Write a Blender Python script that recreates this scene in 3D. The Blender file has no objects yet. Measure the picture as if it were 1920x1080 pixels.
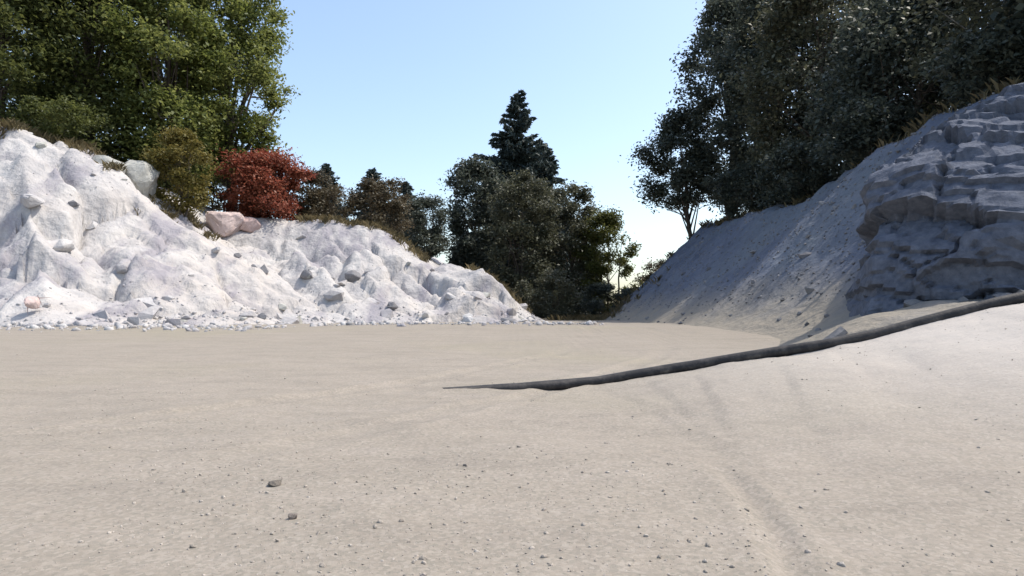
import bpy, bmesh, math, random
import numpy as np
from mathutils import Vector

# ------------------------------------------------------------------ camera, sky, sun, exposure
S = bpy.context.scene
COL = S.collection
R = math.radians
CAM_H = 0.60
FPX = 1250.0            # focal length in pixels of the 1920 px wide photograph
HORIZON = 590.0

cam_d = bpy.data.cameras.new('camera')
cam = bpy.data.objects.new('camera', cam_d)
COL.objects.link(cam)
cam.location = (0, 0, CAM_H)
cam.rotation_euler = (R(90), 0, 0)
cam_d.sensor_width = 36.0
cam_d.lens = 36.0 * FPX / 1920.0
cam_d.shift_y = (HORIZON - 540.0) / 1920.0
cam_d.clip_start = 0.05
cam_d.clip_end = 3000.0
S.camera = cam

SUN_AZ, SUN_EL = 78.0, 59.0       # azimuth clockwise from the view direction (+Y), elevation
w = bpy.data.worlds.new('World')
S.world = w
w.use_nodes = True
nt = w.node_tree
sky = nt.nodes.new('ShaderNodeTexSky')
sky.sky_type = 'NISHITA'
sky.sun_disc = False
sky.sun_elevation = R(SUN_EL)
sky.sun_rotation = R(SUN_AZ)
sky.air_density = 1.1
sky.dust_density = 2.0
sky.ozone_density = 0.6
nt.links.new(sky.outputs[0], nt.nodes['Background'].inputs[0])
nt.nodes['Background'].inputs[1].default_value = 0.14

sl = bpy.data.lights.new('sun', 'SUN')
sl.energy = 2.35
sl.angle = R(0.53)
sl.color = (1.0, 0.94, 0.84)
sun = bpy.data.objects.new('sun', sl)
COL.objects.link(sun)
sd = Vector((math.sin(R(SUN_AZ)) * math.cos(R(SUN_EL)), math.cos(R(SUN_AZ)) * math.cos(R(SUN_EL)), math.sin(R(SUN_EL))))
sun.rotation_euler = sd.to_track_quat('Z', 'Y').to_euler()
sun.location = (30, 10, 60)

S.view_settings.view_transform = 'Standard'
S.view_settings.look = 'None'
S.view_settings.gamma = 1.0
S.view_settings.exposure = 0.92
S.render.engine = 'CYCLES'

# ------------------------------------------------------------------ helpers
def hash2(ix, iy, seed):
    h = (ix.astype(np.int64) * 374761393 + iy.astype(np.int64) * 668265263 + seed * 1442695041) & 0xffffffff
    h = ((h ^ (h >> 13)) * 1274126177) & 0xffffffff
    h = h ^ (h >> 16)
    return (h & 0xffffff) / float(0xffffff)

def vnoise(x, y, seed=0):
    x = np.asarray(x, float); y = np.asarray(y, float)
    ix = np.floor(x); iy = np.floor(y)
    fx = x - ix; fy = y - iy
    fx = fx * fx * (3 - 2 * fx); fy = fy * fy * (3 - 2 * fy)
    a = hash2(ix, iy, seed); b = hash2(ix + 1, iy, seed)
    c = hash2(ix, iy + 1, seed); d = hash2(ix + 1, iy + 1, seed)
    return (a * (1 - fx) + b * fx) * (1 - fy) + (c * (1 - fx) + d * fx) * fy

def fbm(x, y, seed=0, octv=4):
    t = 0; amp = 0.5; tot = 0
    for i in range(octv):
        t = t + amp * (vnoise(x, y, seed + i * 17) - 0.5); tot += amp
        x = x * 2.03 + 3.1; y = y * 2.03 + 1.7; amp *= 0.5
    return t / tot * 2

def cells(x, y, seed, block=False):
    """jittered cells: distance to the border, a random value and a random tilt for the cell"""
    x = np.asarray(x, float); y = np.asarray(y, float)
    ix = np.floor(x); iy = np.floor(y)
    d1 = np.full(x.shape, 9.0); d2 = np.full(x.shape, 9.0); val = np.zeros(x.shape); tl = np.zeros(x.shape)
    for i in (-1, 0, 1):
        for j in (-1, 0, 1):
            jx = ix + i; jy = iy + j
            cx = jx + 0.15 + 0.7 * hash2(jx, jy, seed); cy = jy + 0.15 + 0.7 * hash2(jx, jy, seed + 5)
            d = np.maximum(np.abs(x - cx), np.abs(y - cy)) if block else np.hypot(x - cx, y - cy)
            k = d < d1
            v = hash2(jx, jy, seed + 9) - 0.5
            t = (x - cx) * (hash2(jx, jy, seed + 13) - 0.5) + (y - cy) * (hash2(jx, jy, seed + 19) - 0.5)
            d2 = np.where(k, d1, np.minimum(d2, d)); d1 = np.where(k, d, d1)
            val = np.where(k, v, val); tl = np.where(k, t, tl)
    return d2 - d1, val, tl

def sstep(a, b, x):
    t = np.clip((x - a) / (b - a), 0, 1)
    return t * t * (3 - 2 * t)

def mesh_np(name, verts, faces):
    """verts (n,3), faces (m,k) all the same size k"""
    me = bpy.data.meshes.new(name)
    verts = np.ascontiguousarray(verts, dtype=np.float32); faces = np.ascontiguousarray(faces, dtype=np.int32)
    m, k = faces.shape
    me.vertices.add(len(verts)); me.vertices.foreach_set('co', verts.ravel())
    me.loops.add(m * k); me.loops.foreach_set('vertex_index', faces.ravel())
    me.polygons.add(m); me.polygons.foreach_set('loop_start', np.arange(m, dtype=np.int32) * k)
    me.polygons.foreach_set('loop_total', np.full(m, k, dtype=np.int32))
    me.update(calc_edges=True)
    return me

def obj(name, me, mat=None, parent=None):
    o = bpy.data.objects.new(name, me)
    COL.objects.link(o)
    if mat and me and not me.materials:
        me.materials.append(mat)
    if parent:
        o.parent = parent
    return o

def smooth(me):
    me.polygons.foreach_set('use_smooth', np.ones(len(me.polygons), dtype=bool))

def tag(o, label=None, cat=None, group=None, kind=None):
    if label: o['label'] = label
    if cat: o['category'] = cat
    if group: o['group'] = group
    if kind: o['kind'] = kind
    return o

def at(px, py, d):
    """a point at distance d seen at pixel px, py of the photograph"""
    return ((px - 960) / FPX * d, d, CAM_H + (HORIZON - py) / FPX * d)

# ------------------------------------------------------------------ materials
def new_mat(name):
    m = bpy.data.materials.new(name); m.use_nodes = True
    t = m.node_tree; b = t.nodes['Principled BSDF']
    b.inputs['Roughness'].default_value = 0.95
    b.inputs['Specular IOR Level'].default_value = 0.15
    return m, t, b

def N(t, kind, **kw):
    n = t.nodes.new(kind)
    for k, v in kw.items():
        if isinstance(k, str) and hasattr(n, k): setattr(n, k, v)
        else: n.inputs[k].default_value = v
    return n

def noise(t, co, scale, detail=5, rough=0.6):
    n = t.nodes.new('ShaderNodeTexNoise')
    n.inputs['Scale'].default_value = scale; n.inputs['Detail'].default_value = detail; n.inputs['Roughness'].default_value = rough
    t.links.new(co, n.inputs['Vector'])
    return n.outputs['Fac']

def ramp(t, fac, stops):
    r = t.nodes.new('ShaderNodeValToRGB')
    e = r.color_ramp.elements
    while len(e) < len(stops): e.new(0.5)
    for q, (p, c) in zip(e, stops):
        q.position = p; q.color = (c[0], c[1], c[2], 1)
    t.links.new(fac, r.inputs[0])
    return r.outputs[0]

def mix(t, a, b, fac, mode='MIX'):
    m = t.nodes.new('ShaderNodeMix'); m.data_type = 'RGBA'; m.blend_type = mode
    for sock, v in ((m.inputs[6], a), (m.inputs[7], b), (m.inputs[0], fac)):
        if isinstance(v, bpy.types.NodeSocket): t.links.new(v, sock)
        elif isinstance(v, (int, float)): sock.default_value = v
        else: sock.default_value = (v[0], v[1], v[2], 1)
    return m.outputs[2]

def bump(t, b, h, dist, strength=1.0, prev=None):
    n = t.nodes.new('ShaderNodeBump'); n.inputs['Distance'].default_value = dist; n.inputs['Strength'].default_value = strength
    t.links.new(h, n.inputs['Height'])
    if prev: t.links.new(prev, n.inputs['Normal'])
    t.links.new(n.outputs[0], b.inputs['Normal'])
    return n.outputs[0]

def geo_pos(t):
    return t.nodes.new('ShaderNodeNewGeometry').outputs['Position']

def mat_sand():
    m, t, b = new_mat('packed_sand')
    p = geo_pos(t)
    c = ramp(t, noise(t, p, 0.45, 4), [(0.3, (0.252, 0.222, 0.176)), (0.5, (0.29, 0.252, 0.202)), (0.72, (0.335, 0.29, 0.24))])
    fine = noise(t, p, 9, 6, 0.7)
    mp = N(t, 'ShaderNodeMapping'); mp.inputs['Scale'].default_value = (0.8, 2.4, 1)
    t.links.new(p, mp.inputs['Vector'])
    c = mix(t, c, ramp(t, noise(t, mp.outputs[0], 1.3, 5, 0.6), [(0.34, (0.18, 0.156, 0.13)), (0.5, (0.29, 0.252, 0.202)), (0.66, (0.345, 0.30, 0.255))]), 0.45)
    c = mix(t, c, ramp(t, fine, [(0.3, (0.20, 0.174, 0.143)), (0.7, (0.33, 0.292, 0.245))]), 0.30)
    # ochre dust patches
    c = mix(t, c, (0.275, 0.25, 0.165), ramp(t, noise(t, p, 0.16, 3), [(0.50, (0, 0, 0)), (0.68, (0.65, 0.65, 0.65))]))
    # loose grains
    v = N(t, 'ShaderNodeTexVoronoi'); v.inputs['Scale'].default_value = 85
    t.links.new(p, v.inputs['Vector'])
    c = mix(t, c, ramp(t, v.outputs['Color'], [(0.0, (0.13, 0.138, 0.118)), (0.5, (0.265, 0.23, 0.19)), (1.0, (0.42, 0.38, 0.33))]), 0.36)
    # extra brightness put into the sand colour, rising with berm height
    la = N(t, 'ShaderNodeAttribute'); la.attribute_name = 'berm_bright'
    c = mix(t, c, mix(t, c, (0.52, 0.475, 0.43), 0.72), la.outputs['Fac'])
    # dark flecks of bark and grit
    v2 = N(t, 'ShaderNodeTexVoronoi'); v2.inputs['Scale'].default_value = 16
    t.links.new(p, v2.inputs['Vector'])
    fl = ramp(t, v2.outputs['Distance'], [(0.06, (1, 1, 1)), (0.12, (0, 0, 0))])
    c = mix(t, c, (0.17, 0.145, 0.12), mix(t, (0, 0, 0), fl, ramp(t, noise(t, p, 1.3, 3), [(0.48, (0, 0, 0)), (0.62, (0.7, 0.7, 0.7))])))
    t.links.new(c, b.inputs['Base Color'])
    n1 = bump(t, b, fine, 0.008, 0.8)
    n1 = bump(t, b, noise(t, mp.outputs[0], 3.1, 5, 0.6), 0.02, 0.8, n1)
    n2 = bump(t, b, noise(t, p, 60, 4, 0.75), 0.0035, 0.8, n1)
    bump(t, b, noise(t, p, 260, 3, 0.75), 0.002, 0.8, n2)
    return m

def mat_rubble(name, lo, mid, hi, warm, apron=None, gully_shade=None):
    m, t, b = new_mat(name)
    p = geo_pos(t)
    c = ramp(t, noise(t, p, 0.5, 6, 0.65), [(0.3, lo), (0.5, mid), (0.7, hi)])
    c = mix(t, c, warm, ramp(t, noise(t, p, 0.13, 3), [(0.48, (0, 0, 0)), (0.66, (0.6, 0.6, 0.6))]))
    v = N(t, 'ShaderNodeTexVoronoi'); v.inputs['Scale'].default_value = 5.5
    t.links.new(p, v.inputs['Vector'])
    c = mix(t, c, ramp(t, v.outputs['Color'], [(0.1, lo), (0.5, mid), (0.9, hi)]), 0.18)
    if gully_shade:       # gully shadows painted as grey-lavender streaks running down the slope
        mp = N(t, 'ShaderNodeMapping'); mp.inputs['Scale'].default_value = (0.55, 0.13, 0.30); mp.inputs['Rotation'].default_value = (0, 0, 0.35)
        t.links.new(p, mp.inputs['Vector'])
        c = mix(t, c, gully_shade, ramp(t, noise(t, mp.outputs[0], 1.0, 6, 0.62), [(0.50, (0, 0, 0)), (0.62, (0.75, 0.75, 0.75))]))
    if apron:      # sand washed over the foot of the slope
        sx = N(t, 'ShaderNodeSeparateXYZ'); t.links.new(p, sx.inputs[0])
        ma = N(t, 'ShaderNodeMath', operation='MULTIPLY_ADD'); ma.inputs[1].default_value = 1.6
        t.links.new(noise(t, p, 0.9, 5, 0.65), ma.inputs[0]); t.links.new(sx.outputs[2], ma.inputs[2])
        mr = N(t, 'ShaderNodeMapRange'); mr.inputs[1].default_value = 1.3; mr.inputs[2].default_value = 2.7
        t.links.new(ma.outputs[0], mr.inputs[0])
        c = mix(t, apron, c, mr.outputs[0])
    t.links.new(c, b.inputs['Base Color'])
    n1 = bump(t, b, noise(t, p, 2.2, 6, 0.6), 0.16, 0.8)
    n1 = bump(t, b, v.outputs['Distance'], 0.03, 0.7, n1)
    bump(t, b, noise(t, p, 18, 5, 0.7), 0.018, 1.0, n1)
    return m

def mat_stone(name, cols, patch=0.35, gully_shade=None):
    m, t, b = new_mat(name)
    g = t.nodes.new('ShaderNodeNewGeometry')
    oi = t.nodes.new('ShaderNodeObjectInfo')
    ad = N(t, 'ShaderNodeMath', operation='ADD')
    t.links.new(g.outputs['Random Per Island'], ad.inputs[0]); t.links.new(oi.outputs['Random'], ad.inputs[1])
    fr = N(t, 'ShaderNodeMath', operation='FRACT'); t.links.new(ad.outputs[0], fr.inputs[0])
    c = ramp(t, fr.outputs[0], [(i / (len(cols) - 1), cc) for i, cc in enumerate(cols)])
    nz = noise(t, g.outputs['Position'], 6, 6, 0.7)
    c = mix(t, c, ramp(t, nz, [(0.3, tuple(x * 0.62 for x in cols[0])), (0.7, cols[-1])]), patch)
    if gully_shade:  # the painted gully shadow streaks carried on over the stones
        mp = N(t, 'ShaderNodeMapping'); mp.inputs['Scale'].default_value = (0.55, 0.13, 0.30); mp.inputs['Rotation'].default_value = (0, 0, 0.35)
        t.links.new(g.outputs['Position'], mp.inputs['Vector'])
        c = mix(t, c, gully_shade, ramp(t, noise(t, mp.outputs[0], 1.0, 6, 0.62), [(0.50, (0, 0, 0)), (0.62, (0.6, 0.6, 0.6))]))
    t.links.new(c, b.inputs['Base Color'])
    n1 = bump(t, b, nz, 0.06, 0.7)
    bump(t, b, noise(t, g.outputs['Position'], 45, 4, 0.7), 0.01, 0.8, n1)
    return m

def mat_leaf(name, cols, trans=0.35):
    m, t, b = new_mat(name)
    g = t.nodes.new('ShaderNodeNewGeometry')
    c = ramp(t, g.outputs['Random Per Island'], [(i / (len(cols) - 1), cc) for i, cc in enumerate(cols)])
    c = mix(t, c, cols[-1], ramp(t, noise(t, g.outputs['Position'], 0.55, 3), [(0.42, (0, 0, 0)), (0.66, (0.65, 0.65, 0.65))]))
    b.inputs['Roughness'].default_value = 0.55
    b.inputs['Specular IOR Level'].default_value = 0.35
    t.links.new(c, b.inputs['Base Color'])
    tr = t.nodes.new('ShaderNodeBsdfTranslucent')
    hs = N(t, 'ShaderNodeHueSaturation'); hs.inputs['Value'].default_value = 1.5; hs.inputs['Hue'].default_value = 0.485
    t.links.new(c, hs.inputs['Color']); t.links.new(hs.outputs[0], tr.inputs['Color'])
    ms = t.nodes.new('ShaderNodeMixShader'); ms.inputs[0].default_value = trans
    t.links.new(b.outputs[0], ms.inputs[1]); t.links.new(tr.outputs[0], ms.inputs[2])
    t.links.new(ms.outputs[0], t.nodes['Material Output'].inputs['Surface'])
    return m

def mat_bark(name, a, bcol):
    m, t, b = new_mat(name)
    tc = t.nodes.new('ShaderNodeTexCoord')
    mp = N(t, 'ShaderNodeMapping'); mp.inputs['Scale'].default_value = (6, 6, 1.2)
    t.links.new(tc.outputs['Object'], mp.inputs['Vector'])
    nz = noise(t, mp.outputs[0], 2.2, 6, 0.7)
    t.links.new(ramp(t, nz, [(0.3, a), (0.7, bcol)]), b.inputs['Base Color'])
    bump(t, b, nz, 0.06)
    return m

def mat_hose():
    m, t, b = new_mat('black_polyethylene')
    p = geo_pos(t)
    nz = noise(t, p, 7, 5, 0.7)
    t.links.new(ramp(t, nz, [(0.45, (0.022, 0.021, 0.022)), (0.62, (0.06, 0.054, 0.05)), (0.8, (0.20, 0.18, 0.155))]), b.inputs['Base Color'])
    b.inputs['Roughness'].default_value = 0.62
    b.inputs['Specular IOR Level'].default_value = 0.3
    bump(t, b, noise(t, p, 60, 3), 0.003)
    return m

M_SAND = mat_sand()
M_BANK = mat_rubble('pale_rubble_soil', (0.36, 0.343, 0.337), (0.45, 0.43, 0.415), (0.53, 0.512, 0.488), (0.53, 0.465, 0.40), None, (0.25, 0.236, 0.265))
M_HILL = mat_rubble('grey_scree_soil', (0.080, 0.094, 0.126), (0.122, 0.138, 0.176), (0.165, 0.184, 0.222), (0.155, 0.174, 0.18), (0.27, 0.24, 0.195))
M_STONE = mat_stone('pale_broken_stone', [(0.31, 0.298, 0.30), (0.42, 0.40, 0.395), (0.48, 0.46, 0.45), (0.58, 0.565, 0.545)], 0.3, (0.27, 0.255, 0.285))
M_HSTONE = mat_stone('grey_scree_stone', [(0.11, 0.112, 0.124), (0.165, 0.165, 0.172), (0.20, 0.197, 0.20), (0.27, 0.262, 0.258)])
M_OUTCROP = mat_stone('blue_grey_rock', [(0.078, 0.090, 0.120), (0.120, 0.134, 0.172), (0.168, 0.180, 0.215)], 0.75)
M_DARKROCK = mat_stone('dark_grey_rock', [(0.15, 0.145, 0.15), (0.21, 0.205, 0.21), (0.27, 0.265, 0.27)])
M_PINKROCK = mat_stone('pink_rock', [(0.48, 0.34, 0.31), (0.58, 0.44, 0.405), (0.66, 0.55, 0.51)])
M_PALEROCK = mat_stone('cream_rock', [(0.30, 0.295, 0.265), (0.43, 0.425, 0.385), (0.53, 0.52, 0.475)], 0.55)
M_PEBBLE = mat_stone('sandy_pebble', [(0.24, 0.21, 0.175), (0.33, 0.288, 0.24), (0.39, 0.34, 0.29), (0.50, 0.45, 0.395)])
M_BROWNROCK = mat_stone('brown_grey_pebble', [(0.12, 0.105, 0.09), (0.17, 0.15, 0.125), (0.22, 0.19, 0.165)])
M_BARK = mat_bark('grey_brown_bark', (0.05, 0.04, 0.033), (0.15, 0.125, 0.10))
M_BARKPALE = mat_bark('pale_bark', (0.16, 0.15, 0.14), (0.42, 0.40, 0.37))
L_GREEN = mat_leaf('fresh_green_leaf', [(0.070, 0.095, 0.026), (0.105, 0.135, 0.032), (0.14, 0.17, 0.044), (0.18, 0.20, 0.065)], 0.45)
L_DEEP = mat_leaf('deep_green_leaf', [(0.046, 0.060, 0.020), (0.072, 0.090, 0.027), (0.105, 0.122, 0.036)], 0.4)
L_DARK = mat_leaf('dark_holm_leaf', [(0.040, 0.050, 0.042), (0.060, 0.072, 0.055), (0.085, 0.098, 0.072)], 0.25)
L_DARK2 = mat_leaf('dark_olive_leaf', [(0.050, 0.052, 0.036), (0.072, 0.076, 0.048), (0.10, 0.105, 0.062)], 0.25)
L_OLIVE = mat_leaf('olive_leaf', [(0.085, 0.078, 0.016), (0.13, 0.115, 0.025), (0.19, 0.16, 0.045)], 0.3)
L_OLIVEG = mat_leaf('olive_green_leaf', [(0.050, 0.062, 0.014), (0.080, 0.090, 0.020), (0.11, 0.115, 0.030)], 0.3)
L_RED = mat_leaf('dark_red_leaf', [(0.12, 0.034, 0.018), (0.22, 0.068, 0.036), (0.32, 0.12, 0.065)], 0.3)
L_BROWN = mat_leaf('brown_olive_leaf', [(0.050, 0.038, 0.022), (0.080, 0.062, 0.034), (0.11, 0.095, 0.055)], 0.25)
L_NEEDLE = mat_leaf('blue_green_needle', [(0.030, 0.044, 0.042), (0.045, 0.062, 0.058), (0.062, 0.084, 0.076)], 0.15)
L_GRASS = mat_leaf('dry_grass_blade', [(0.11, 0.095, 0.045), (0.19, 0.16, 0.08), (0.27, 0.23, 0.13)], 0.3)
M_HOSE = mat_hose()

# ------------------------------------------------------------------ terrain heights
HOSE = np.array([at(830, 752, 5.35), at(905, 742, 5.45), at(980, 731, 5.5), at(1120, 711, 5.6), at(1210, 699, 5.6), at(1300, 687, 5.55), at(1450, 663, 5.4),
                 at(1545, 649, 5.28), at(1640, 630, 5.2), at(1750, 601, 5.1), at(1870, 570, 5.0), at(1990, 545, 4.9), at(2200, 535, 4.7)])
HOSE_R = 0.044
HP = HOSE[:, :2]; HZ = np.maximum(HOSE[:, 2] - HOSE_R * 0.75, 0.0)

def berm(x, y):
    x = np.asarray(x, float); y = np.asarray(y, float)
    best = np.full(x.shape, 1e9); hz = np.zeros(x.shape); side = np.zeros(x.shape)
    for i in range(len(HP) - 1):
        a = HP[i]; b = HP[i + 1]; ab = b - a; L2 = ab @ ab
        t = np.clip(((x - a[0]) * ab[0] + (y - a[1]) * ab[1]) / L2, 0, 1)
        dx = x - a[0] - t * ab[0]; dy = y - a[1] - t * ab[1]
        d = np.hypot(dx, dy); k = d < best
        best = np.where(k, d, best); hz = np.where(k, HZ[i] + t * (HZ[i + 1] - HZ[i]), hz)
        side = np.where(k, ab[0] * dy - ab[1] * dx, side)
    near = np.exp(-(best / 1.75) ** 2); far = np.exp(-(best / 0.95) ** 2)
    return hz * np.where(side > 0, far, near)

RUT = np.array([(0.83, 2.9), (0.80, 2.3), (0.73, 1.85), (0.64, 1.5), (0.5, 1.1)])
def ground_h(x, y):
    x = np.asarray(x, float); y = np.asarray(y, float)
    fade = 1 - sstep(15, 60, np.hypot(x, y))
    h = 0.035 * fbm(x * 0.5, y * 0.5, 3, 3) * fade + 0.020 * fbm(x * 2.3, y * 2.3, 11, 4) * fade + 0.005 * fbm(x * 14, y * 14, 23, 3) * fade
    h = h * (0.45 + 0.55 * sstep(1.0, 4.0, np.hypot(x, y - 5.6) * 0 + y))
    h = h + berm(x, y) + 0.28 * sstep(7, 20, y)
    for off in (0.0, 1.55):      # old wheel tracks swinging in from the left towards the gap
        q = x - (-2.6 + off + 0.62 * (y - 3.0) - 0.021 * (y - 3.0) ** 2)
        h = h + fade * sstep(2.0, 4.5, y) * (-0.016 * np.exp(-(q / 0.13) ** 4) + 0.010 * np.exp(-((np.abs(q) - 0.21) / 0.06) ** 2) + 0.004 * np.exp(-(q / 0.12) ** 4) * np.sin(y * 42 + 6 * np.abs(q)))
    dh = np.full(x.shape, 1e9)
    for i in range(len(HP) - 1):
        a = HP[i]; b = HP[i + 1]; ab = b - a
        t = np.clip(((x - a[0]) * ab[0] + (y - a[1]) * ab[1]) / (ab @ ab), 0, 1)
        dh = np.minimum(dh, np.hypot(x - a[0] - t * ab[0], y - a[1] - t * ab[1]))
    h = h + 0.035 * np.clip(0.25 + fbm(x * 1.7, y * 1.7, 201, 3), 0, 1) * np.exp(-(dh / 0.13) ** 2)
    best = np.full(x.shape, 1e9)
    for i in range(len(RUT) - 1):
        a = RUT[i]; b = RUT[i + 1]; ab = b - a
        t = np.clip(((x - a[0]) * ab[0] + (y - a[1]) * ab[1]) / (ab @ ab), 0, 1)
        best = np.minimum(best, np.hypot(x - a[0] - t * ab[0], y - a[1] - t * ab[1]))
    h = h - 0.017 * np.exp(-(best / 0.032) ** 2) * (1 - sstep(2.3, 2.9, y)) + 0.008 * np.exp(-((best - 0.075) / 0.03) ** 2) * (1 - sstep(2.3, 2.9, y))
    return h

def crest(pts, d):
    p = np.array(pts, float)
    return (p[:, 0] - 960) / FPX * d, CAM_H + (HORIZON - p[:, 1]) / FPX * d
CA = crest([(-900, 190), (-300, 200), (0, 228), (60, 245), (110, 262), (200, 322), (290, 398), (380, 445), (480, 505), (580, 560), (650, 602), (760, 640)], 28.0)
CB = crest([(-900, 330), (0, 360), (300, 392), (400, 396), (480, 402), (560, 408), (620, 410), (690, 420), (730, 440), (770, 470), (810, 500), (850, 503), (915, 516), (955, 555), (1000, 592), (1045, 610), (1150, 640)], 36.0)
def bank_h(x, y):
    x = np.asarray(x, float); y = np.asarray(y, float)
    wob = 2.2 * fbm(x * 0.22, y * 0.05, 41, 3)
    za = np.maximum(np.interp(x, CA[0], CA[1]), 0.02); zb = np.maximum(np.interp(x, CB[0], CB[1]), 0.02)
    ya = 18.2 + wob; yb = 25.5 + wob
    ta = (y - ya) / (28.0 - ya); tb = (y - yb) / (36.0 - yb)
    def face(t): 
        return np.where(t < 0, t * 0.6 - 0.02, np.where(t < 1, 0.80 * t + 0.20 * t ** 2, 1.0))
    A = za * face(ta) - np.where(y > 28, (y - 28) * 0.05, 0)
    B = zb * face(tb) + np.where(y > 36, (y - 36) * 0.02, 0)
    h = np.maximum(A, B)
    steep = np.clip(h * 0.6, 0, 1)
    gul = np.abs(fbm((x + 0.8 * y) * 0.26, y * 0.07, 57, 3))
    wx = x + 0.7 * fbm(x * 0.6, y * 0.6, 63, 3); wy = y + 0.7 * fbm(x * 0.6 + 9, y * 0.6, 64, 3)
    e1, v1, t1 = cells((wx + 0.45 * wy) / 3.1, (wy - 0.2 * wx) / 2.3, 301)
    e2, v2, t2 = cells((wx + 0.3 * wy) / 1.15, wy / 0.95, 311)
    rel = 1.25 * v1 + 1.3 * t1 - 0.45 * np.exp(-(e1 / 0.09) ** 2) + 0.34 * v2 + 0.42 * t2 - 0.15 * np.exp(-(e2 / 0.10) ** 2)
    up = 1 - 0.6 * sstep(26.5, 28, y) * (A > B) - 0.75 * sstep(33.5, 35.5, y) * (B >= A)
    h = h + steep * (2.1 * (0.2 - gul) * np.where(A > B, 1 - 0.9 * sstep(24.5, 27.6, y), 1 - 0.9 * sstep(32.0, 35.2, y)) + up * 0.85 * rel + 0.18 * fbm(x * 0.9, y * 0.9, 61, 4) + 0.15 * fbm(x * 2.6, y * 2.6, 67, 4))
    return np.maximum(h, -0.6) - 0.03 - 0.5 * sstep(0.5, 6, x)

CRY = [-10, 10.6, 13.2, 16, 20, 24, 28, 36, 45, 60]
CRZ = [0.7, 0.7, 5.6, 5.9, 5.5, 4.8, 4.9, 5.6, 6.2, 6.2]
def hill_h(x, y):
    x = np.asarray(x, float); y = np.asarray(y, float)
    u = x - 4.1 - 0.5 * fbm(x * 0 + 0.5, y * 0.16, 71, 3)
    zc = np.interp(y, CRY, CRZ)
    z = np.where(u < 0, u * 0.12, np.where(u < 2.6, 0.185 * u * u, 1.25 + (u - 2.6) * 0.98))
    over = np.maximum(z - zc, 0)
    z = np.where(z > zc, zc + 1.2 * (1 - np.exp(-over * 0.16)), z)
    end = 1 - sstep(40.5, 47, y)
    z = np.where(z > 0, z * end, z)
    k = np.clip(z * 0.7, 0, 1)
    z = z + k * (0.50 * (0.25 - np.abs(fbm(x * 0.10, y * 0.40 + x * 0.06, 83, 3))) + 0.20 * fbm(x * 1.0, y * 1.0, 87, 4) + 0.07 * fbm(x * 4.2, y * 4.2, 89, 3))
    z = z + 0.42 * np.exp(-((x - 5.2) / 0.85) ** 2 - ((y - 9.6) / 2.0) ** 2)
    return z - 0.05

def grid_mesh(name, xs, ys, fn):
    X, Y = np.meshgrid(xs, ys)
    Z = fn(X, Y)
    nx, ny = len(xs), len(ys)
    v = np.stack([X.ravel(), Y.ravel(), Z.ravel()], 1)
    i = np.arange(nx * ny).reshape(ny, nx)
    f = np.stack([i[:-1, :-1].ravel(), i[:-1, 1:].ravel(), i[1:, 1:].ravel(), i[1:, :-1].ravel()], 1)
    me = mesh_np(name, v, f); smooth(me)
    return me

def axis(lo, hi, step, far, grow=1.25):
    a = list(np.arange(lo, hi, step)); s = step
    while a[-1] < far: s *= grow; a.append(a[-1] + s)
    s = step
    while a[0] > -far: s *= grow; a.insert(0, a[0] - s)
    return np.array(a)

gme = grid_mesh('ground', axis(-5.0, 6.0, 0.034, 900), axis(0.9, 9.0, 0.034, 1200), ground_h)
co = np.empty(len(gme.vertices) * 3, np.float32); gme.vertices.foreach_get('co', co); co = co.reshape(-1, 3)
at_ = gme.attributes.new('berm_bright', 'FLOAT', 'POINT'); at_.data.foreach_set('value', np.clip(berm(co[:, 0], co[:, 1]) * 2.2, 0, 1).astype(np.float32))
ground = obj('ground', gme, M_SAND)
tag(ground, 'pale packed sandy ground in front with a low berm on the right', kind='structure')
bank = obj('rubble_bank', grid_mesh('rubble_bank', np.concatenate([np.arange(-48, -27, 0.5), np.arange(-27, 4.4, 0.12)]), np.concatenate([np.arange(16, 37.5, 0.12), np.arange(38, 70, 0.8)]), bank_h), M_BANK)
tag(bank, 'sunlit white rubble bank falling from upper left to the sandy ground', kind='structure')
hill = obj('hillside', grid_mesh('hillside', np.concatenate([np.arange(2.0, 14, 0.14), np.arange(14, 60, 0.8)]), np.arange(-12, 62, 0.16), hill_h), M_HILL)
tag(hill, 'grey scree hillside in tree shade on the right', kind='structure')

# ------------------------------------------------------------------ stones
def rock_mesh(name, seed, n=16, flat=0.65, detail=0):
    rs = np.random.RandomState(seed)
    p = rs.normal(size=(n, 3)); p /= np.linalg.norm(p, axis=1)[:, None]
    p *= rs.uniform(0.78, 1.0, (n, 1)); p *= np.array([1.0, rs.uniform(0.65, 0.95), flat]) * 0.5
    bm = bmesh.new()
    for q in p: bm.verts.new(q)
    r = bmesh.ops.convex_hull(bm, input=bm.verts)
    bmesh.ops.delete(bm, geom=[v for v in bm.verts if not v.link_faces], context='VERTS')
    bmesh.ops.triangulate(bm, faces=bm.faces)
    if detail:
        bmesh.ops.bevel(bm, geom=list(bm.edges), offset=0.03, segments=1, affect='EDGES', profile=0.5)
        bmesh.ops.triangulate(bm, faces=bm.faces)
        bmesh.ops.subdivide_edges(bm, edges=list(bm.edges), cuts=detail, use_grid_fill=True)
        for v in bm.verts:
            c = v.co
            k = float(fbm(np.array([c.x * 5 + c.z * 4]), np.array([c.y * 5 - c.z * 3]), seed, 4)[0])
            v.co = c * (1 + 0.16 * k)
        bmesh.ops.triangulate(bm, faces=bm.faces)
    bmesh.ops.recalc_face_normals(bm, faces=bm.faces)
    me = bpy.data.meshes.new(name); bm.to_mesh(me); bm.free()
    return me

def mesh_arrays(me):
    v = np.empty(len(me.vertices) * 3, np.float32); me.vertices.foreach_get('co', v)
    f = np.empty(len(me.polygons) * 3, np.int32); me.polygons.foreach_get('vertices', f)
    return v.reshape(-1, 3), f.reshape(-1, 3)

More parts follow.
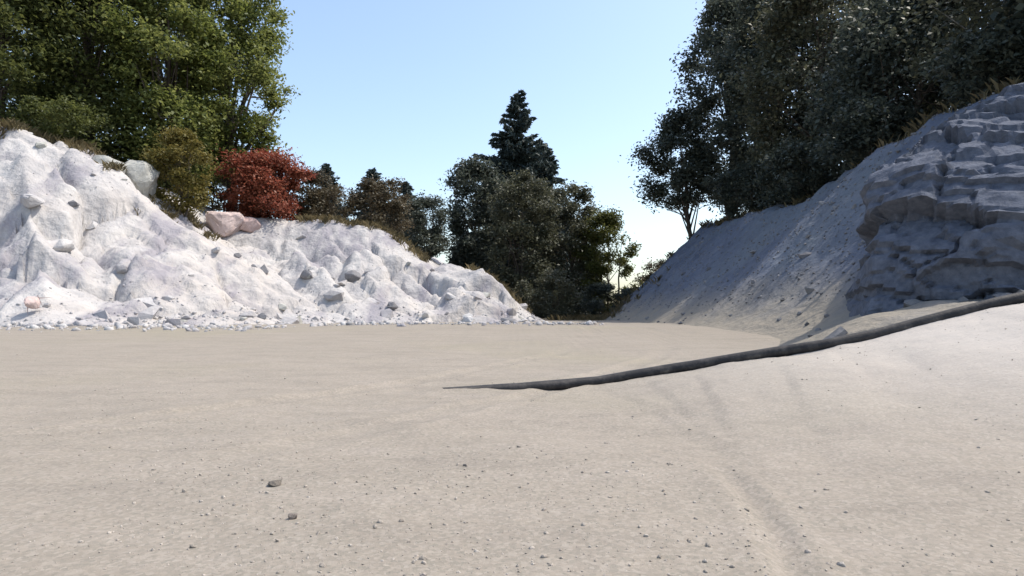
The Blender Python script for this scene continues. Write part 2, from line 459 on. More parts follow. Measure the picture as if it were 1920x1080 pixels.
STONES = [rock_mesh('stone', 100 + i, random.Random(i).choice([10, 12, 14, 16])) for i in range(10)]
STONE_A = [mesh_arrays(m) for m in STONES]

def rand_rot(rs, n, tilt=0.6):
    az = rs.uniform(0, 2 * np.pi, n); tx = rs.normal(0, tilt, n); ty = rs.normal(0, tilt, n)
    cz, sz = np.cos(az), np.sin(az); cx, sx = np.cos(tx), np.sin(tx); cy, sy = np.cos(ty), np.sin(ty)
    Rz = np.zeros((n, 3, 3)); Rz[:, 0, 0] = cz; Rz[:, 0, 1] = -sz; Rz[:, 1, 0] = sz; Rz[:, 1, 1] = cz; Rz[:, 2, 2] = 1
    Rx = np.zeros((n, 3, 3)); Rx[:, 0, 0] = 1; Rx[:, 1, 1] = cx; Rx[:, 1, 2] = -sx; Rx[:, 2, 1] = sx; Rx[:, 2, 2] = cx
    Ry = np.zeros((n, 3, 3)); Ry[:, 1, 1] = 1; Ry[:, 0, 0] = cy; Ry[:, 0, 2] = sy; Ry[:, 2, 0] = -sy; Ry[:, 2, 2] = cy
    return Rz @ Rx @ Ry

def stone_heap(name, rs, loc, size, mat, parent, label=None):
    """thousands of small stones that nobody could count, joined"""
    rot = rand_rot(rs, len(loc)); which = rs.randint(0, len(STONE_A), len(loc))
    V = []; F = []; off = 0
    for k, (sv, sf) in enumerate(STONE_A):
        idx = np.nonzero(which == k)[0]
        if not len(idx): continue
        v = np.einsum('nij,vj->nvi', rot[idx], sv) * size[idx][:, None, None] + loc[idx][:, None, :]
        f = sf[None] + (np.arange(len(idx)) * len(sv))[:, None, None] + off
        V.append(v.reshape(-1, 3)); F.append(f.reshape(-1, 3)); off += len(idx) * len(sv)
    o = obj(name, mesh_np(name, np.concatenate(V), np.concatenate(F)), mat, parent)
    o['kind'] = 'stuff'
    if label: o['label'] = label
    return o

def stone_parts(rs, loc, size, mats, parent):
    rot = rand_rot(rs, len(loc), 0.4)
    from mathutils import Matrix
    cache = {}
    for i in range(len(loc)):
        k = rs.randint(len(STONES)); mi = rs.choice(len(mats), p=[m[1] for m in mats])
        if (k, mi) not in cache:
            me = STONES[k].copy(); me.materials.clear(); me.materials.append(mats[mi][0]); cache[(k, mi)] = me
        o = bpy.data.objects.new('stone', cache[(k, mi)]); COL.objects.link(o)
        o.parent = parent; o.location = loc[i]
        o.rotation_euler = Matrix(rot[i].tolist()).to_euler()
        s = size[i]; o.scale = (s * rs.uniform(0.85, 1.3), s, s * rs.uniform(0.8, 1.1))

rs = np.random.RandomState(5)
def bank_spots(n, lo=0.15):
    out = []
    while len(out) < n:
        x = rs.uniform(-27, 3.5, n * 4); y = rs.uniform(17, 37.5, n * 4)
        # only where the photograph sees the face: in view and below the crest
        h = bank_h(x, y); px = 960 + x / y * FPX
        dens = 0.05 + 0.55 * np.clip(-0.1 + 1.8 * fbm(x * 0.35, y * 0.35, 91, 3), 0, 1) + 1.2 * np.exp(-np.maximum(h, 0) / 0.55)
        k = (h > lo) & (px > -120) & (px < 1080) & (rs.uniform(0, 1.2, n * 4) < dens)
        out += list(np.stack([x, y, h], 1)[k])
    return np.array(out[:n])
p = bank_spots(170); sz = 0.28 + 0.8 * rs.uniform(0, 1, 170) ** 2.4
p[:, 2] -= sz * 0.02
stone_parts(rs, p, sz, [(M_STONE, 0.80), (M_PALEROCK, 0.10), (M_DARKROCK, 0.10)], bank)
p = bank_spots(5000, -0.02); sz = 0.045 + (0.05 + 0.26 * np.exp(-np.maximum(p[:, 2], 0) / 0.9)) * rs.uniform(0, 1, 5000) ** 2.2
p[:, 2] += sz * 0.02
stone_heap('rubble', rs, p, sz, M_STONE, bank)
# stones that rolled out onto the sand at the foot of the bank
x = rs.uniform(-18, 3, 1500); y = 18.6 - np.abs(rs.normal(0, 1.3, 1500)) + np.where(x > -6, 5.0, 0) * sstep(-8, -4, x)
p = np.stack([x, y, np.maximum(ground_h(x, y), bank_h(x, y))], 1); sz = 0.03 + 0.36 * rs.uniform(0, 1, 1500) ** 5
stone_heap('rolled_rubble', rs, p, sz, M_STONE, bank)

def hill_spots(n, lo=0.2):
    out = []
    while len(out) < n:
        x = rs.uniform(4, 13, n * 4); y = 6 + 46 * rs.uniform(0, 1, n * 4) ** 1.5
        h = hill_h(x, y); px = 960 + x / y * FPX
        k = (h > lo) & (px < 2050)
        out += list(np.stack([x, y, h], 1)[k])
    return np.array(out[:n])
p = hill_spots(220); sz = 0.12 + 0.34 * rs.uniform(0, 1, 220) ** 3
p[:, 2] += sz * 0.06
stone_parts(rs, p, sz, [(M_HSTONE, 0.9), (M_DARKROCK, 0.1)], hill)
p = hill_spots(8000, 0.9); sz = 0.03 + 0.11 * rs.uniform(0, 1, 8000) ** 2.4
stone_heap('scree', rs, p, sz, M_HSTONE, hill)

# gravel on the sand near the camera: in drifts, half sunk, many fine grains and few larger stones
n = 25000
y = 1.2 + 9.5 * rs.uniform(0, 1, n) ** 1.9; x = rs.uniform(-0.85, 0.85, n) * y
den = np.clip(0.16 + 1.5 * fbm(x * 0.8, y * 0.8, 33, 4), 0.10, 1) 
keep = rs.uniform(0, 1, n) < den
x, y, den = x[keep], y[keep], den[keep]
sz = 0.0035 + 0.0075 * rs.uniform(0, 1, len(x)) ** 2 + 0.020 * rs.uniform(0, 1, len(x)) ** 14
gravel = stone_heap('gravel', rs, np.stack([x, y, ground_h(x, y) + sz * 0.02], 1), sz, M_PEBBLE, None)
tag(gravel, 'fine pale gravel scattered over the sandy ground', 'gravel')

def boulder(px, py, d, size, mat, label, seed, surf, name='boulder', flat=0.75, n=22, sink=0.22, group=None, cat='boulder', xy=None):
    x = (px - 960) / FPX * d
    me = rock_mesh(name, seed, n, flat, 2 if size > 0.3 else 1)
    zmin = min(v.co.z for v in me.vertices)
    o = obj(name, me, mat)
    o.scale = (size, size, size)
    o.rotation_euler = (0, 0, seed * 1.7)
    o.location = (x, d, float(surf(np.array([x]), np.array([d]))[0]) - zmin * size - sink * size)
    return tag(o, label, cat, group)

def on_face(px, py, fn, lo, hi):
    """walk out along a sight line until it meets the slope"""
    d = np.arange(lo, hi, 0.05)
    k = np.nonzero(fn((px - 960) / FPX * d, d) > CAM_H + (HORIZON - py) / FPX * d)[0]
    return float(d[k[0]]) if len(k) else hi
BG = 'boulders lying on the white rubble bank'
for px, py, s, m_, lab, sd_ in [
    (575, 522, 0.85, M_DARKROCK, 'dark grey boulder below the red bush, left of a dark pair', 201),
    (662, 524, 1.00, M_DARKROCK, 'large dark grey boulder on the rubble right of another dark boulder', 202),
    (735, 578, 0.62, M_DARKROCK, 'small dark grey rock low on the rubble slope near the middle of the picture', 203),
    (445, 482, 0.42, M_DARKROCK, 'small dark rock alone on bright rubble below the red bush', 204),
    (490, 597, 0.45, M_DARKROCK, 'dark rock at the foot of the rubble bank beside the sand', 205),
    (118, 470, 1.05, M_STONE, 'big pale grey boulder halfway up the rubble at far left', 206),
    (60, 392, 0.95, M_STONE, 'pale boulder high on the rubble at the left edge of the picture', 207),
    (60, 590, 0.60, M_PINKROCK, 'pinkish rock at the foot of the rubble in the left corner', 208),
    (230, 512, 0.60, M_STONE, 'white angular boulder in the middle of the left rubble slope', 209),
    (845, 560, 0.75, M_STONE, 'white boulder near the low right end of the rubble bank', 210)]:
    boulder(px, py, on_face(px, py, bank_h, 17, 40), s, m_, lab, sd_, bank_h, group=BG)
GCB = 'boulders on the bank crest'
boulder(200, 300, 29.2, 1.9, M_PALEROCK, 'cream boulder on the bank crest beneath the left trees', 220, bank_h, group=GCB, flat=0.8, sink=0.3)
boulder(258, 290, 30.2, 2.3, M_PALEROCK, 'tall cream boulder on the bank crest next to the olive bush', 221, bank_h, group=GCB, flat=1.0, sink=0.3)
boulder(418, 390, 34.4, 2.6, M_PINKROCK, 'pale pink boulder on the bank crest in front of the red bush', 222, bank_h, group=GCB, flat=0.85, sink=0.15)
boulder(470, 400, 34.9, 1.5, M_PINKROCK, 'smaller pink boulder at the foot of the red bush', 224, bank_h, group=GCB, flat=0.8, sink=0.15)
boulder(515, 917, 2.30, 0.060, M_BROWNROCK, 'brown pebble on the sand left of centre, the larger one', 230, ground_h, 'pebble', 0.6, group='loose pebbles in the foreground', cat='pebble')
boulder(547, 980, 1.94, 0.042, M_BROWNROCK, 'small brown pebble on the sand nearest the camera, left of centre', 231, ground_h, 'pebble', 0.7, group='loose pebbles in the foreground', cat='pebble')

# steep rock outcrop standing out of the hillside on the right
def outcrop():
    pts = [(5.95, 10.7, 0.2), (7.1, 9.5, 0.2), (10.5, 8.6, 0), (13, 9.5, 1), (13, 14.5, 2), (8.2, 14.8, 1), (6.6, 13.2, 0.5),
           (5.95, 10.9, 1.7), (7.0, 9.7, 1.6), (10.4, 8.9, 2.2), (6.30, 11.6, 3.0), (7.3, 11.9, 3.75), (8.15, 12.0, 4.35), (9.2, 11.9, 4.55), (12.5, 12, 5.2), (9.0, 14.4, 4.2), (7.6, 10.2, 3.0), (9.6, 9.9, 3.6)]
    bm = bmesh.new()
    for q in pts: bm.verts.new(q)
    bmesh.ops.convex_hull(bm, input=bm.verts)
    bmesh.ops.delete(bm, geom=[v for v in bm.verts if not v.link_faces], context='VERTS')
    for k in range(3):
        bmesh.ops.triangulate(bm, faces=bm.faces)
        bmesh.ops.subdivide_edges(bm, edges=[e for e in bm.edges if e.calc_length() > 0.07], cuts=2, use_grid_fill=True)
    bmesh.ops.triangulate(bm, faces=bm.faces)
    bmesh.ops.recalc_face_normals(bm, faces=bm.faces)
    bm.normal_update()
    co = np.array([v.co for v in bm.verts]); no = np.array([v.normal for v in bm.verts])
    a = co[:, 0] * 0.75 - co[:, 1] * 0.65; b = co[:, 2] + 0.25 * co[:, 0]
    wa = a + 0.10 * fbm(a * 0.9, b * 0.9, 5, 3); wb = b + 0.16 * fbm(a * 0.7 + 4, b * 0.7, 6, 3)
    e1, v1, t1 = cells(wa / 1.7, wb / 0.95, 401, True); e2, v2, t2 = cells(wa / 0.6, wb / 0.34, 411, True)
    bed = (wb * 1.6 + 0.3 * v1) % 1.0
    dsp = 0.30 * v1 + 0.55 * t1 - 0.13 * np.exp(-(e1 / 0.035) ** 2) + 0.10 * v2 + 0.14 * t2 - 0.05 * np.exp(-(e2 / 0.05) ** 2) + 0.10 * (1 - bed) + 0.16 * fbm(a * 0.5, b * 0.5, 7, 3) + 0.035 * fbm(a * 6, b * 6, 8, 3)
    co = co + no * dsp[:, None]
    for v, c in zip(bm.verts, co): v.co = c
    me = bpy.data.meshes.new('rock_outcrop'); bm.to_mesh(me); bm.free()
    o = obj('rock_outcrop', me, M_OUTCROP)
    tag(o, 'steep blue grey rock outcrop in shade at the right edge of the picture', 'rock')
outcrop()

# ------------------------------------------------------------------ trees and bushes
def tube(pts, rad, sides=7):
    pts = np.array(pts, float); n = len(pts)
    V = []; F = []
    for i in range(n):
        t = pts[min(i + 1, n - 1)] - pts[max(i - 1, 0)]; t /= np.linalg.norm(t) + 1e-9
        a = np.cross(t, [0.31, 0.95, 0.05]); a /= np.linalg.norm(a) + 1e-9; b = np.cross(t, a)
        for k in range(sides):
            an = 2 * math.pi * k / sides
            V.append(pts[i] + rad[i] * (math.cos(an) * a + math.sin(an) * b))
    for i in range(n - 1):
        for k in range(sides):
            F.append((i * sides + k, i * sides + (k + 1) % sides, (i + 1) * sides + (k + 1) % sides, (i + 1) * sides + k))
    return np.array(V), np.array(F)

def join(parts):
    V = []; F = []; off = 0
    for v, f in parts: V.append(v); F.append(f + off); off += len(v)
    return np.concatenate(V), np.concatenate(F)

def leaves(rs, cen, size, up=0.5, slim=0.55, axis_dir=None):
    """one small diamond face for each leaf or sprig"""
    n = len(cen)
    nr = rs.normal(size=(n, 3)); nr[:, 2] = np.abs(nr[:, 2]) + up; nr /= np.linalg.norm(nr, axis=1)[:, None]
    ax = rs.normal(size=(n, 3)) if axis_dir is None else axis_dir + rs.normal(0, 0.35, (n, 3))
    ax -= nr * np.sum(ax * nr, 1)[:, None]; ax /= np.linalg.norm(ax, axis=1)[:, None] + 1e-9
    bx = np.cross(nr, ax)
    L = (size * rs.uniform(0.6, 1.35, n))[:, None]
    fold = nr * L * 0.12
    V = np.stack([cen - ax * L * 0.5, cen + bx * L * slim * 0.5 + fold, cen + ax * L * 0.5, cen - bx * L * slim * 0.5 + fold], 1).reshape(-1, 3)
    i = np.arange(n) * 4
    return V, np.stack([i, i + 1, i + 2, i + 3], 1)

def plant(name, label, cat, base, seed, height, rad, crown_from, nleaf, leaf, lmat, bark=None, group=None, clumps=70, clump_r=0.75, squash=None, trunk_r=None, multi=1, lean=(0, 0), open_=0.0, wood='trunk'):
    """broadleaf tree or bush: tapered trunk with limbs, and a crown of leaf clumps with gaps; base is the foot of the trunk"""
    rs = np.random.RandomState(seed)
    root = bpy.data.objects.new(name, None); COL.objects.link(root); root.location = base
    root.rotation_euler = (0, 0, 0)
    tag(root, label, cat, group)
    ch = height - crown_from; cz = crown_from + ch * 0.5
    c0 = np.array([lean[0], lean[1], cz])
    ell = np.array([rad, rad, ch * 0.5])
    # clump centres: mostly near the uneven outer surface of the crown
    az = rs.uniform(-np.pi, np.pi, clumps); zz = rs.uniform(-1, 1, clumps)
    hr = np.sqrt(np.maximum(1 - np.abs(zz) ** np.where(zz > 0, 2.0, 4.5), 0.04))
    d = np.stack([np.cos(az) * hr, np.sin(az) * hr, zz], 1)
    wob = 0.82 + (0.36 if multi == 1 else 0.75) * fbm(az * 1.3 + 7, d[:, 2] * 2.2 + seed, seed, 3) + rs.normal(0, 0.07, clumps)
    rr = rs.uniform(0.25, 1.0, clumps) ** 0.42 * wob
    cc = c0 + d * np.stack([rr, rr, 0.88 + 0.12 * rr], 1) * ell
    cc[:, 2] = np.maximum(cc[:, 2], crown_from * 0.55 + 0.15)
    # wood
    parts = []
    tr = trunk_r or height * 0.018
    for s_ in range(multi):
        sx, sy = (0, 0) if multi == 1 else rs.normal(0, rad * 0.14, 2)
        top = np.array([lean[0] + sx * 2, lean[1] + sy * 2, crown_from + ch * 0.72])
        k = 7
        tp = [np.array([sx, sy, -0.35]) * (1 - i / k) + top * (i / k) + np.append(rs.normal(0, 0.025 * height * 0.35, 2), 0) * (0 < i < k) for i in range(k + 1)]
        rd = [tr * (1.25 if i == 0 else 1) * (1 - 0.82 * i / k) / (1 if multi == 1 else 1.4) for i in range(k + 1)]
        parts.append(tube(tp, rd, 8))
        nl = max(6, clumps // 6) // multi
        for q in rs.choice(clumps, nl, replace=False):
            t_ = np.clip((cc[q][2] - crown_from * 0.4) / height * rs.uniform(0.45, 0.8), 0.15, 0.95)
            fi = t_ * k; i0 = int(fi); st = tp[i0] + (tp[min(i0 + 1, k)] - tp[i0]) * (fi - i0)
            mid = st * 0.45 + cc[q] * 0.55 + rs.normal(0, 0.18, 3) * rad * 0.3 + np.array([0, 0, 0.05 * rad])
            r0 = tr * (1 - 0.82 * t_) * 0.5
            parts.append(tube([st, st * 0.6 + mid * 0.4, mid, cc[q]], [r0, r0 * 0.75, r0 * 0.5, r0 * 0.15], 5))
            for e in range(2):
                q2 = rs.randint(clumps)
                if np.linalg.norm(cc[q2] - mid) < rad * 1.0:
                    parts.append(tube([mid, (mid + cc[q2]) / 2 + rs.normal(0, 0.08 * rad, 3), cc[q2]], [r0 * 0.45, r0 * 0.3, r0 * 0.08], 4))
    v, f = join(parts)
    me = mesh_np(wood, v, f); smooth(me)
    obj(wood, me, bark or M_BARK, root)
    # leaves
    wgt = rs.uniform(0.4, 1.3, clumps); wgt /= wgt.sum()
    which = rs.choice(clumps, nleaf, p=wgt)
    cr = clump_r * rs.uniform(0.6, 1.35, clumps)
    off = rs.normal(size=(nleaf, 3)); off /= np.linalg.norm(off, axis=1)[:, None]
    off *= (rs.uniform(0, 1, nleaf) ** 0.5 * (1 + 0.25 * rs.normal(size=nleaf)))[:, None]
    pos = cc[which] + off * cr[which][:, None] * np.array([1, 1, 0.72])
    pos[:, 2] = np.maximum(pos[:, 2], 0.04)
    v, f = leaves(rs, pos, np.full(nleaf, leaf))
    obj('crown' if wood == 'trunk' else 'foliage', mesh_np('crown', v, f), lmat, root)
    return root

def conifer(name, label, base, seed, height, rad, lmat, bark=None, group=None, low=0.06, dens=1.0, leaf=0.30, power=0.85):
    rs = np.random.RandomState(seed)
    root = bpy.data.objects.new(name, None); COL.objects.link(root); root.location = base
    tag(root, label, 'tree', group)
    k = 8; bend = rs.normal(0, 0.012 * height, 2)
    def axis_at(t): return np.array([bend[0] * t * t, bend[1] * t * t, t * height])
    parts = [tube([axis_at(i / k) - (np.array([0, 0, 0.4]) if i == 0 else 0) for i in range(k + 1)], [height * 0.016 * (1 - 0.95 * i / k) + 0.01 for i in range(k + 1)], 8)]
    C = []; A = []
    t = low
    while t < 0.985:
        nb = rs.randint(5, 8)
        for b in range(nb):
            an = rs.uniform(0, 2 * math.pi)
            Lb = (rad * (1 - t) ** power * (0.70 + 0.5 * rs.uniform()) + 0.12) * (1 + 0.25 * math.sin(5 * an + t * 17 + seed))
            st = axis_at(t + rs.uniform(-0.012, 0.012))
            d = np.array([math.cos(an), math.sin(an), 0])
            drop = -0.22 * Lb * (1 - t) + 0.25 * Lb * t
            e = st + d * Lb + np.array([0, 0, drop]); m_ = st + d * Lb * 0.5 + np.array([0, 0, drop * 0.25])
            parts.append(tube([st, m_, e], [0.012 + 0.012 * Lb, 0.010 + 0.006 * Lb, 0.006], 4))
            nn = max(6, int(38 * Lb * dens))
            s = rs.uniform(0.12, 1.02, nn)
            q = (1 - s)[:, None] ** 2 * st + (2 * s * (1 - s))[:, None] * m_ + (s ** 2)[:, None] * e
            side = np.cross(d, [0, 0, 1])
            wdt = rs.normal(0, 0.16, nn) * Lb * (1.05 - s)
            q = q + wdt[:, None] * side + np.stack([0 * s, 0 * s, -np.abs(rs.normal(0, 0.10, nn)) * (0.4 + Lb * 0.4)], 1)
            C.append(q); A.append(d + np.sign(wdt)[:, None] * side * 0.7 + np.array([0, 0, -0.35]))
        t += rs.uniform(0.014, 0.026) * (0.6 + 0.6 * (1 - t))
    v, f = join(parts); me = mesh_np('trunk', v, f); smooth(me)
    obj('trunk', me, bark or M_BARK, root)
    C = np.concatenate(C); A = np.concatenate(A)
    v, f = leaves(rs, C, np.full(len(C), leaf), 0.2, 0.38, A)
    obj('crown', mesh_np('crown', v, f), lmat, root)
    return root

def gz(fn, x, y): return float(fn(np.array([x]), np.array([y]))[0])
def foot(px, d, fn):
    x = (px - 960) / FPX * d
    return (x, d, gz(fn, x, d))
any_ground = lambda x, y: np.maximum(np.maximum(ground_h(x, y), bank_h(x, y)), np.where(x > 3, hill_h(x, y), -9))

# left: trees on top of the rubble bank
GL = 'trees on top of the rubble bank'
plant('broadleaf_tree', 'dark tree at the left edge on top of the rubble bank', 'tree', foot(0, 33, bank_h), 1, 12.5, 4.3, 0.2, 36000, 0.23, L_DEEP, group=GL, clumps=170, clump_r=1.05)
plant('broadleaf_tree', 'shady deep green tree behind the cream boulders, second from the left edge', 'tree', foot(165, 35, bank_h), 2, 13.0, 3.9, 0.3, 36000, 0.23, L_DEEP, group=GL, clumps=170, clump_r=1.05)
plant('broadleaf_tree', 'sunlit fresh green tree above the olive bush on the bank', 'tree', foot(315, 36, bank_h), 3, 14.0, 3.7, 0.6, 40000, 0.22, L_GREEN, group=GL, clumps=170, clump_r=1.0)
plant('broadleaf_tree', 'bright green tree above the red bush with its edge against the sky', 'tree', foot(432, 38.5, bank_h), 4, 16.0, 3.3, 2.0, 42000, 0.22, L_GREEN, group=GL, clumps=180, clump_r=0.9)
plant('broadleaf_tree', 'green tree filling in behind the bright trees on the bank', 'tree', foot(290, 45, bank_h), 6, 18.0, 5.6, 0.4, 18000, 0.32, L_DEEP, group=GL, clumps=150, clump_r=1.4)
plant('broadleaf_tree', 'deep green tree farther back behind the two leftmost trees', 'tree', foot(70, 44, bank_h), 7, 17.0, 5.4, 0.4, 15000, 0.34, L_DEEP, group=GL, clumps=130, clump_r=1.4)
GB = 'bushes on top of the rubble bank'
plant('bush', 'dark low bush under the trees at the left edge of the bank', 'bush', foot(110, 31.0, bank_h), 11, 2.2, 2.0, 0.0, 8000, 0.15, L_DEEP, group=GB, clumps=45, clump_r=0.55, multi=3, wood='stems')
plant('bush', 'yellowish olive bush between the cream boulders and the red bush', 'bush', foot(335, 31.5, bank_h), 12, 3.9, 1.35, 0.0, 11000, 0.14, L_OLIVE, group=GB, clumps=60, clump_r=0.5, multi=3, wood='stems')
plant('bush', 'dark red leaved bush on the crest of the rubble bank', 'bush', foot(490, 36.8, bank_h), 18, 3.5, 2.4, 0.0, 25000, 0.17, L_RED, group=GB, clumps=150, clump_r=0.6, multi=4, wood='stems')
plant('bush', 'dull green bush filling the gap between the olive bush and the red bush', 'bush', foot(400, 40.5, bank_h), 17, 4.4, 1.9, 0.0, 10000, 0.18, L_BROWN, group=GB, clumps=60, clump_r=0.6, multi=3, wood='stems')
plant('bush', 'brown olive bush just right of the red bush', 'bush', foot(592, 39.5, bank_h), 14, 3.2, 2.3, 0.0, 11000, 0.16, L_BROWN, group=GB, clumps=60, clump_r=0.55, multi=3, wood='stems')
plant('bush', 'olive brown bush near the right end of the bank crest', 'bush', foot(715, 41, bank_h), 15, 3.4, 2.0, 0.0, 11000, 0.16, L_BROWN, group=GB, clumps=60, clump_r=0.55, multi=3, wood='stems')
plant('bush', 'dark bush behind the low shoulder of the bank', 'bush', foot(800, 46, bank_h), 16, 4.0, 2.0, 0.0, 12000, 0.17, L_DARK, group=GB, clumps=60, clump_r=0.6, multi=3, wood='stems')

# dry grass along the crest under the trees and in patches at the foot of the banks
def grass():
    rs = np.random.RandomState(77)
    P = []
    def add(px0, px1, d0, d1, n, fn):
        px = rs.uniform(px0, px1, n); d = rs.uniform(d0, d1, n); x = (px - 960) / FPX * d
        k = fbm(x * 0.7, d * 0.7, 301, 3) > -0.12
        P.append(np.stack([x, d, fn(x, d)], 1)[k])
    add(-60, 285, 27.6, 30.5, 420, bank_h); add(290, 400, 29.5, 33, 110, bank_h); add(560, 800, 35.6, 39, 300, bank_h)
    add(1030, 1260, 36, 46, 220, any_ground); add(880, 1020, 35.5, 40, 120, bank_h)
    x = rs.uniform(11.2, 13.5, 240); y = rs.uniform(13, 42, 240); P.append(np.stack([x, y, hill_h(x, y)], 1))
    p = np.concatenate(P); m = 13; n = len(p) * m
    b = np.repeat(p, m, 0) + np.append(rs.normal(0, 0.10, (n, 2)), np.full((n, 1), -0.03), 1)
    L = rs.uniform(0.18, 0.52, n); az = rs.uniform(0, 6.283, n); le = rs.uniform(0.1, 0.65, n)
    dirv = np.stack([np.cos(az) * le, np.sin(az) * le, np.ones(n)], 1); dirv /= np.linalg.norm(dirv, axis=1)[:, None]
    sd_ = np.stack([-np.sin(az), np.cos(az), np.zeros(n)], 1) * 0.011
    mid = b + dirv * L[:, None] * 0.55; tip = b + dirv * L[:, None] + np.stack([np.cos(az) * L * 0.25, np.sin(az) * L * 0.25, -0.12 * L], 1)
    V = np.stack([b - sd_, b + sd_, mid + sd_ * 0.8, tip, mid - sd_ * 0.8], 1).reshape(-1, 3)
    i = np.arange(n) * 5
    o = obj('dry_grass', mesh_np('dry_grass', V, np.stack([i, i + 1, i + 2, i + 3, i + 4], 1)), L_GRASS)
    tag(o, 'dry straw coloured grass along the crests of the banks', 'grass', kind='stuff')
grass()

# far conifers behind the bank and in the middle
GC = 'distant conifers in the middle'
conifer('conifer_tree', 'thin blue green conifer above the brown bush right of the red bush', foot(612, 64, bank_h), 21, 8.4, 3.2, L_NEEDLE, group=GC, leaf=0.36)
conifer('conifer_tree', 'slender distant conifer left of the dip in the skyline', foot(700, 66, bank_h), 22, 8.6, 3.6, L_NEEDLE, group=GC, leaf=0.36)
conifer('conifer_tree', 'small distant conifer in the dip left of the tall spire', foot(760, 68, bank_h), 23, 7.6, 3.2, L_NEEDLE, group=GC, leaf=0.36)
conifer('conifer_tree', 'tall dark spire conifer in the middle, highest against the open sky', foot(966, 58, any_ground), 24, 18.6, 6.6, L_NEEDLE, group=GC, dens=1.3, leaf=0.46, power=0.9)
conifer('conifer_tree', 'shorter dark conifer just right of the tall spire', foot(1016, 61, any_ground), 25, 16.4, 5.4, L_NEEDLE, group=GC, dens=1.3, leaf=0.46)
GM = 'dark trees in the middle at the end of the valley'
plant('broadleaf_tree', 'dark tree left of the spire conifer with a ragged top', 'tree', foot(890, 50, any_ground), 31, 8.7, 2.4, 0.2, 24000, 0.24, L_DARK, group=GM, clumps=130, clump_r=0.8)
plant('broadleaf_tree', 'dark broad tree below the spire conifer', 'tree', foot(980, 46, any_ground), 32, 9.4, 3.0, 0.2, 24000, 0.21, L_DARK2, group=GM, clumps=110, clump_r=0.75)
plant('broadleaf_tree', 'dark olive tree right of the spire conifer', 'tree', foot(1070, 49, any_ground), 33, 9.8, 2.9, 0.2, 24000, 0.21, L_DARK2, group=GM, clumps=110, clump_r=0.75)
plant('bush', 'olive green rounded bush at the right end of the middle trees', 'bush', foot(1140, 47, any_ground), 34, 7.4, 2.4, 0.1, 20000, 0.19, L_OLIVEG, group=GM, clumps=90, clump_r=0.65, multi=3, wood='stems')
plant('bush', 'dark low bush at the ground below the middle trees', 'bush', foot(1040, 41, any_ground), 35, 2.9, 2.2, 0.0, 11000, 0.16, L_DARK2, group=GM, clumps=55, clump_r=0.5, multi=3, wood='stems')
plant('bush', 'small grey green bush in the gap beside the shaded hillside', 'bush', foot(1240, 56, any_ground), 36, 4.6, 2.3, 0.0, 10000, 0.2, L_BROWN, group=GM, clumps=50, clump_r=0.65, multi=3, wood='stems')
plant('bush', 'low dark bush at the foot of the far hillside', 'bush', foot(1130, 44, any_ground), 37, 2.2, 2.3, 0.0, 9000, 0.16, L_DARK, group=GM, clumps=45, clump_r=0.5, multi=3, wood='stems')

# right: tall trees along the top of the hillside
GR = 'tall dark trees on the right hillside'
def rtree(x, y, seed, h, r, frm, n, mat, label, leaf=0.17, clumps=150, cr=1.0, bark=None, lean=(0, 0)):
    plant('broadleaf_tree', label, 'tree', (x, y, gz(hill_h, x, y)), seed, h, r, frm, n, leaf, mat, bark, GR, clumps, cr, lean=lean)
rtree(14.0, 42.5, 41, 16.5, 3.6, 2.6, 38000, L_DARK, 'farthest tall dark tree on the right, its ragged edge against the sky', 0.24)
rtree(11.7, 43.0, 50, 9.6, 2.5, 3.6, 16000, L_DARK, 'smaller dark tree leaning out over the gap of sky beside the farthest tall tree', 0.22, 90, 0.8, lean=(-0.9, 0))
rtree(14.6, 37, 42, 13.0, 4.0, 0.2, 36000, L_DARK, 'tall dark tree on the hillside just right of the gap of sky', 0.23)
rtree(14.5, 31, 43, 11.0, 3.9, 0.2, 36000, L_DARK2, 'dark olive tree at the middle of the right hillside', 0.21)
rtree(14.8, 24.5, 44, 8.0, 3.8, 0.2, 36000, L_DARK, 'dark spreading tree above the lighter scree of the right hillside', 0.19)
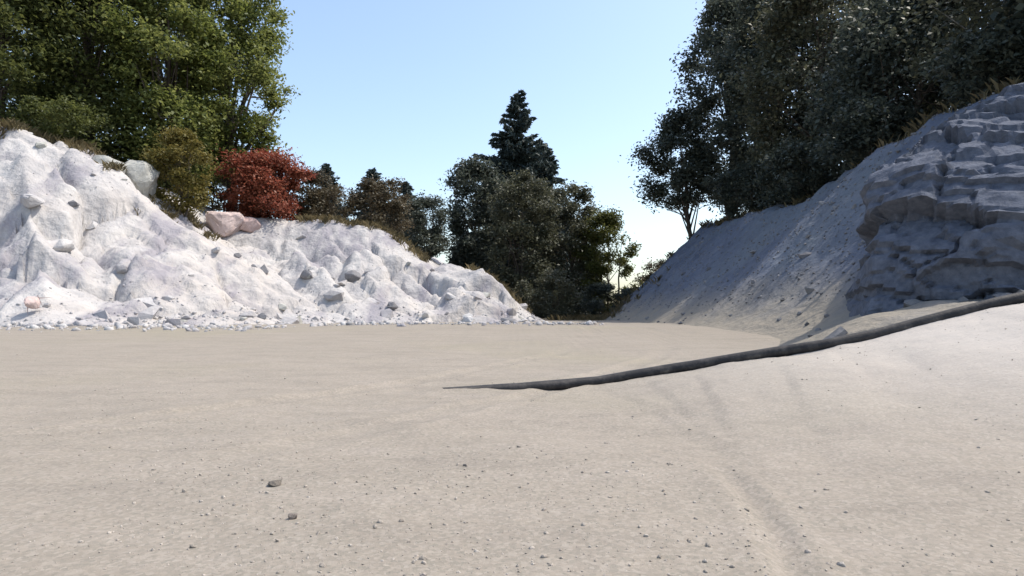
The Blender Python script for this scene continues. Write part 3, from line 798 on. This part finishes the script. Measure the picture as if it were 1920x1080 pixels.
rtree(15.8, 19.0, 45, 6.6, 3.8, 0.2, 30000, L_DARK2, 'nearest dark tree at the upper right corner', 0.17, bark=M_BARKPALE)
rtree(14.9, 15.0, 46, 5.2, 3.4, 0.4, 14000, L_DARK, 'dark tree on the hillside beyond the right edge of the picture', 0.25)
rtree(19.5, 36, 48, 15.0, 5.0, 0.4, 14000, L_DARK, 'dark tree standing behind the row on the right hillside', 0.32, cr=1.3)
rtree(20.0, 27, 49, 12.0, 5.0, 0.4, 14000, L_DARK2, 'dark olive tree behind the nearest trees at upper right', 0.32, cr=1.3)
GS = 'low bushes along the hillside crest'
for i, (x, y, h, r, lab) in enumerate([(11.9, 22.0, 2.0, 1.6, 'low dark bush on the hillside crest under the spreading tree'), (11.8, 27.5, 2.4, 1.7, 'low dark bush on the hillside crest under the olive tree'),
                                      (12.0, 34.0, 2.6, 1.8, 'low dark bush on the far hillside crest'), (12.6, 17.6, 1.8, 1.5, 'low dark bush on the crest at the right edge')]):
    plant('bush', lab, 'bush', (x, y, gz(hill_h, x, y)), 60 + i, h, r, 0.0, 8000, 0.15, L_DARK, None, GS, 45, 0.5, multi=3, wood='stems')

# ------------------------------------------------------------------ hose on the berm
def hose():
    # resample as a smooth curve lying on the sand, its left end sinking into the sand
    P = HOSE; n = len(P); pts = []
    for i in range(n - 1):
        p0, p1, p2, p3 = P[max(i - 1, 0)], P[i], P[i + 1], P[min(i + 2, n - 1)]
        for t in np.linspace(0, 1, 9, endpoint=False):
            pts.append(0.5 * ((2 * p1) + (p2 - p0) * t + (2 * p0 - 5 * p1 + 4 * p2 - p3) * t ** 2 + (-p0 + 3 * p1 - 3 * p2 + p3) * t ** 3))
    pts = np.array(pts)
    g = berm(pts[:, 0], pts[:, 1]) + 0.006
    k = np.linspace(0, 1, len(pts))
    pts[:, 2] = g + HOSE_R * (0.82 - 1.65 * (1 - sstep(-0.05, 0.48, k)))
    v, f = tube(pts, [HOSE_R] * len(pts), 14)
    me = mesh_np('hose', v, f); smooth(me)
    o = obj('hose', me, M_HOSE)
    tag(o, 'black plastic hose running along the crest of the sandy berm on the right', 'hose')
hose()
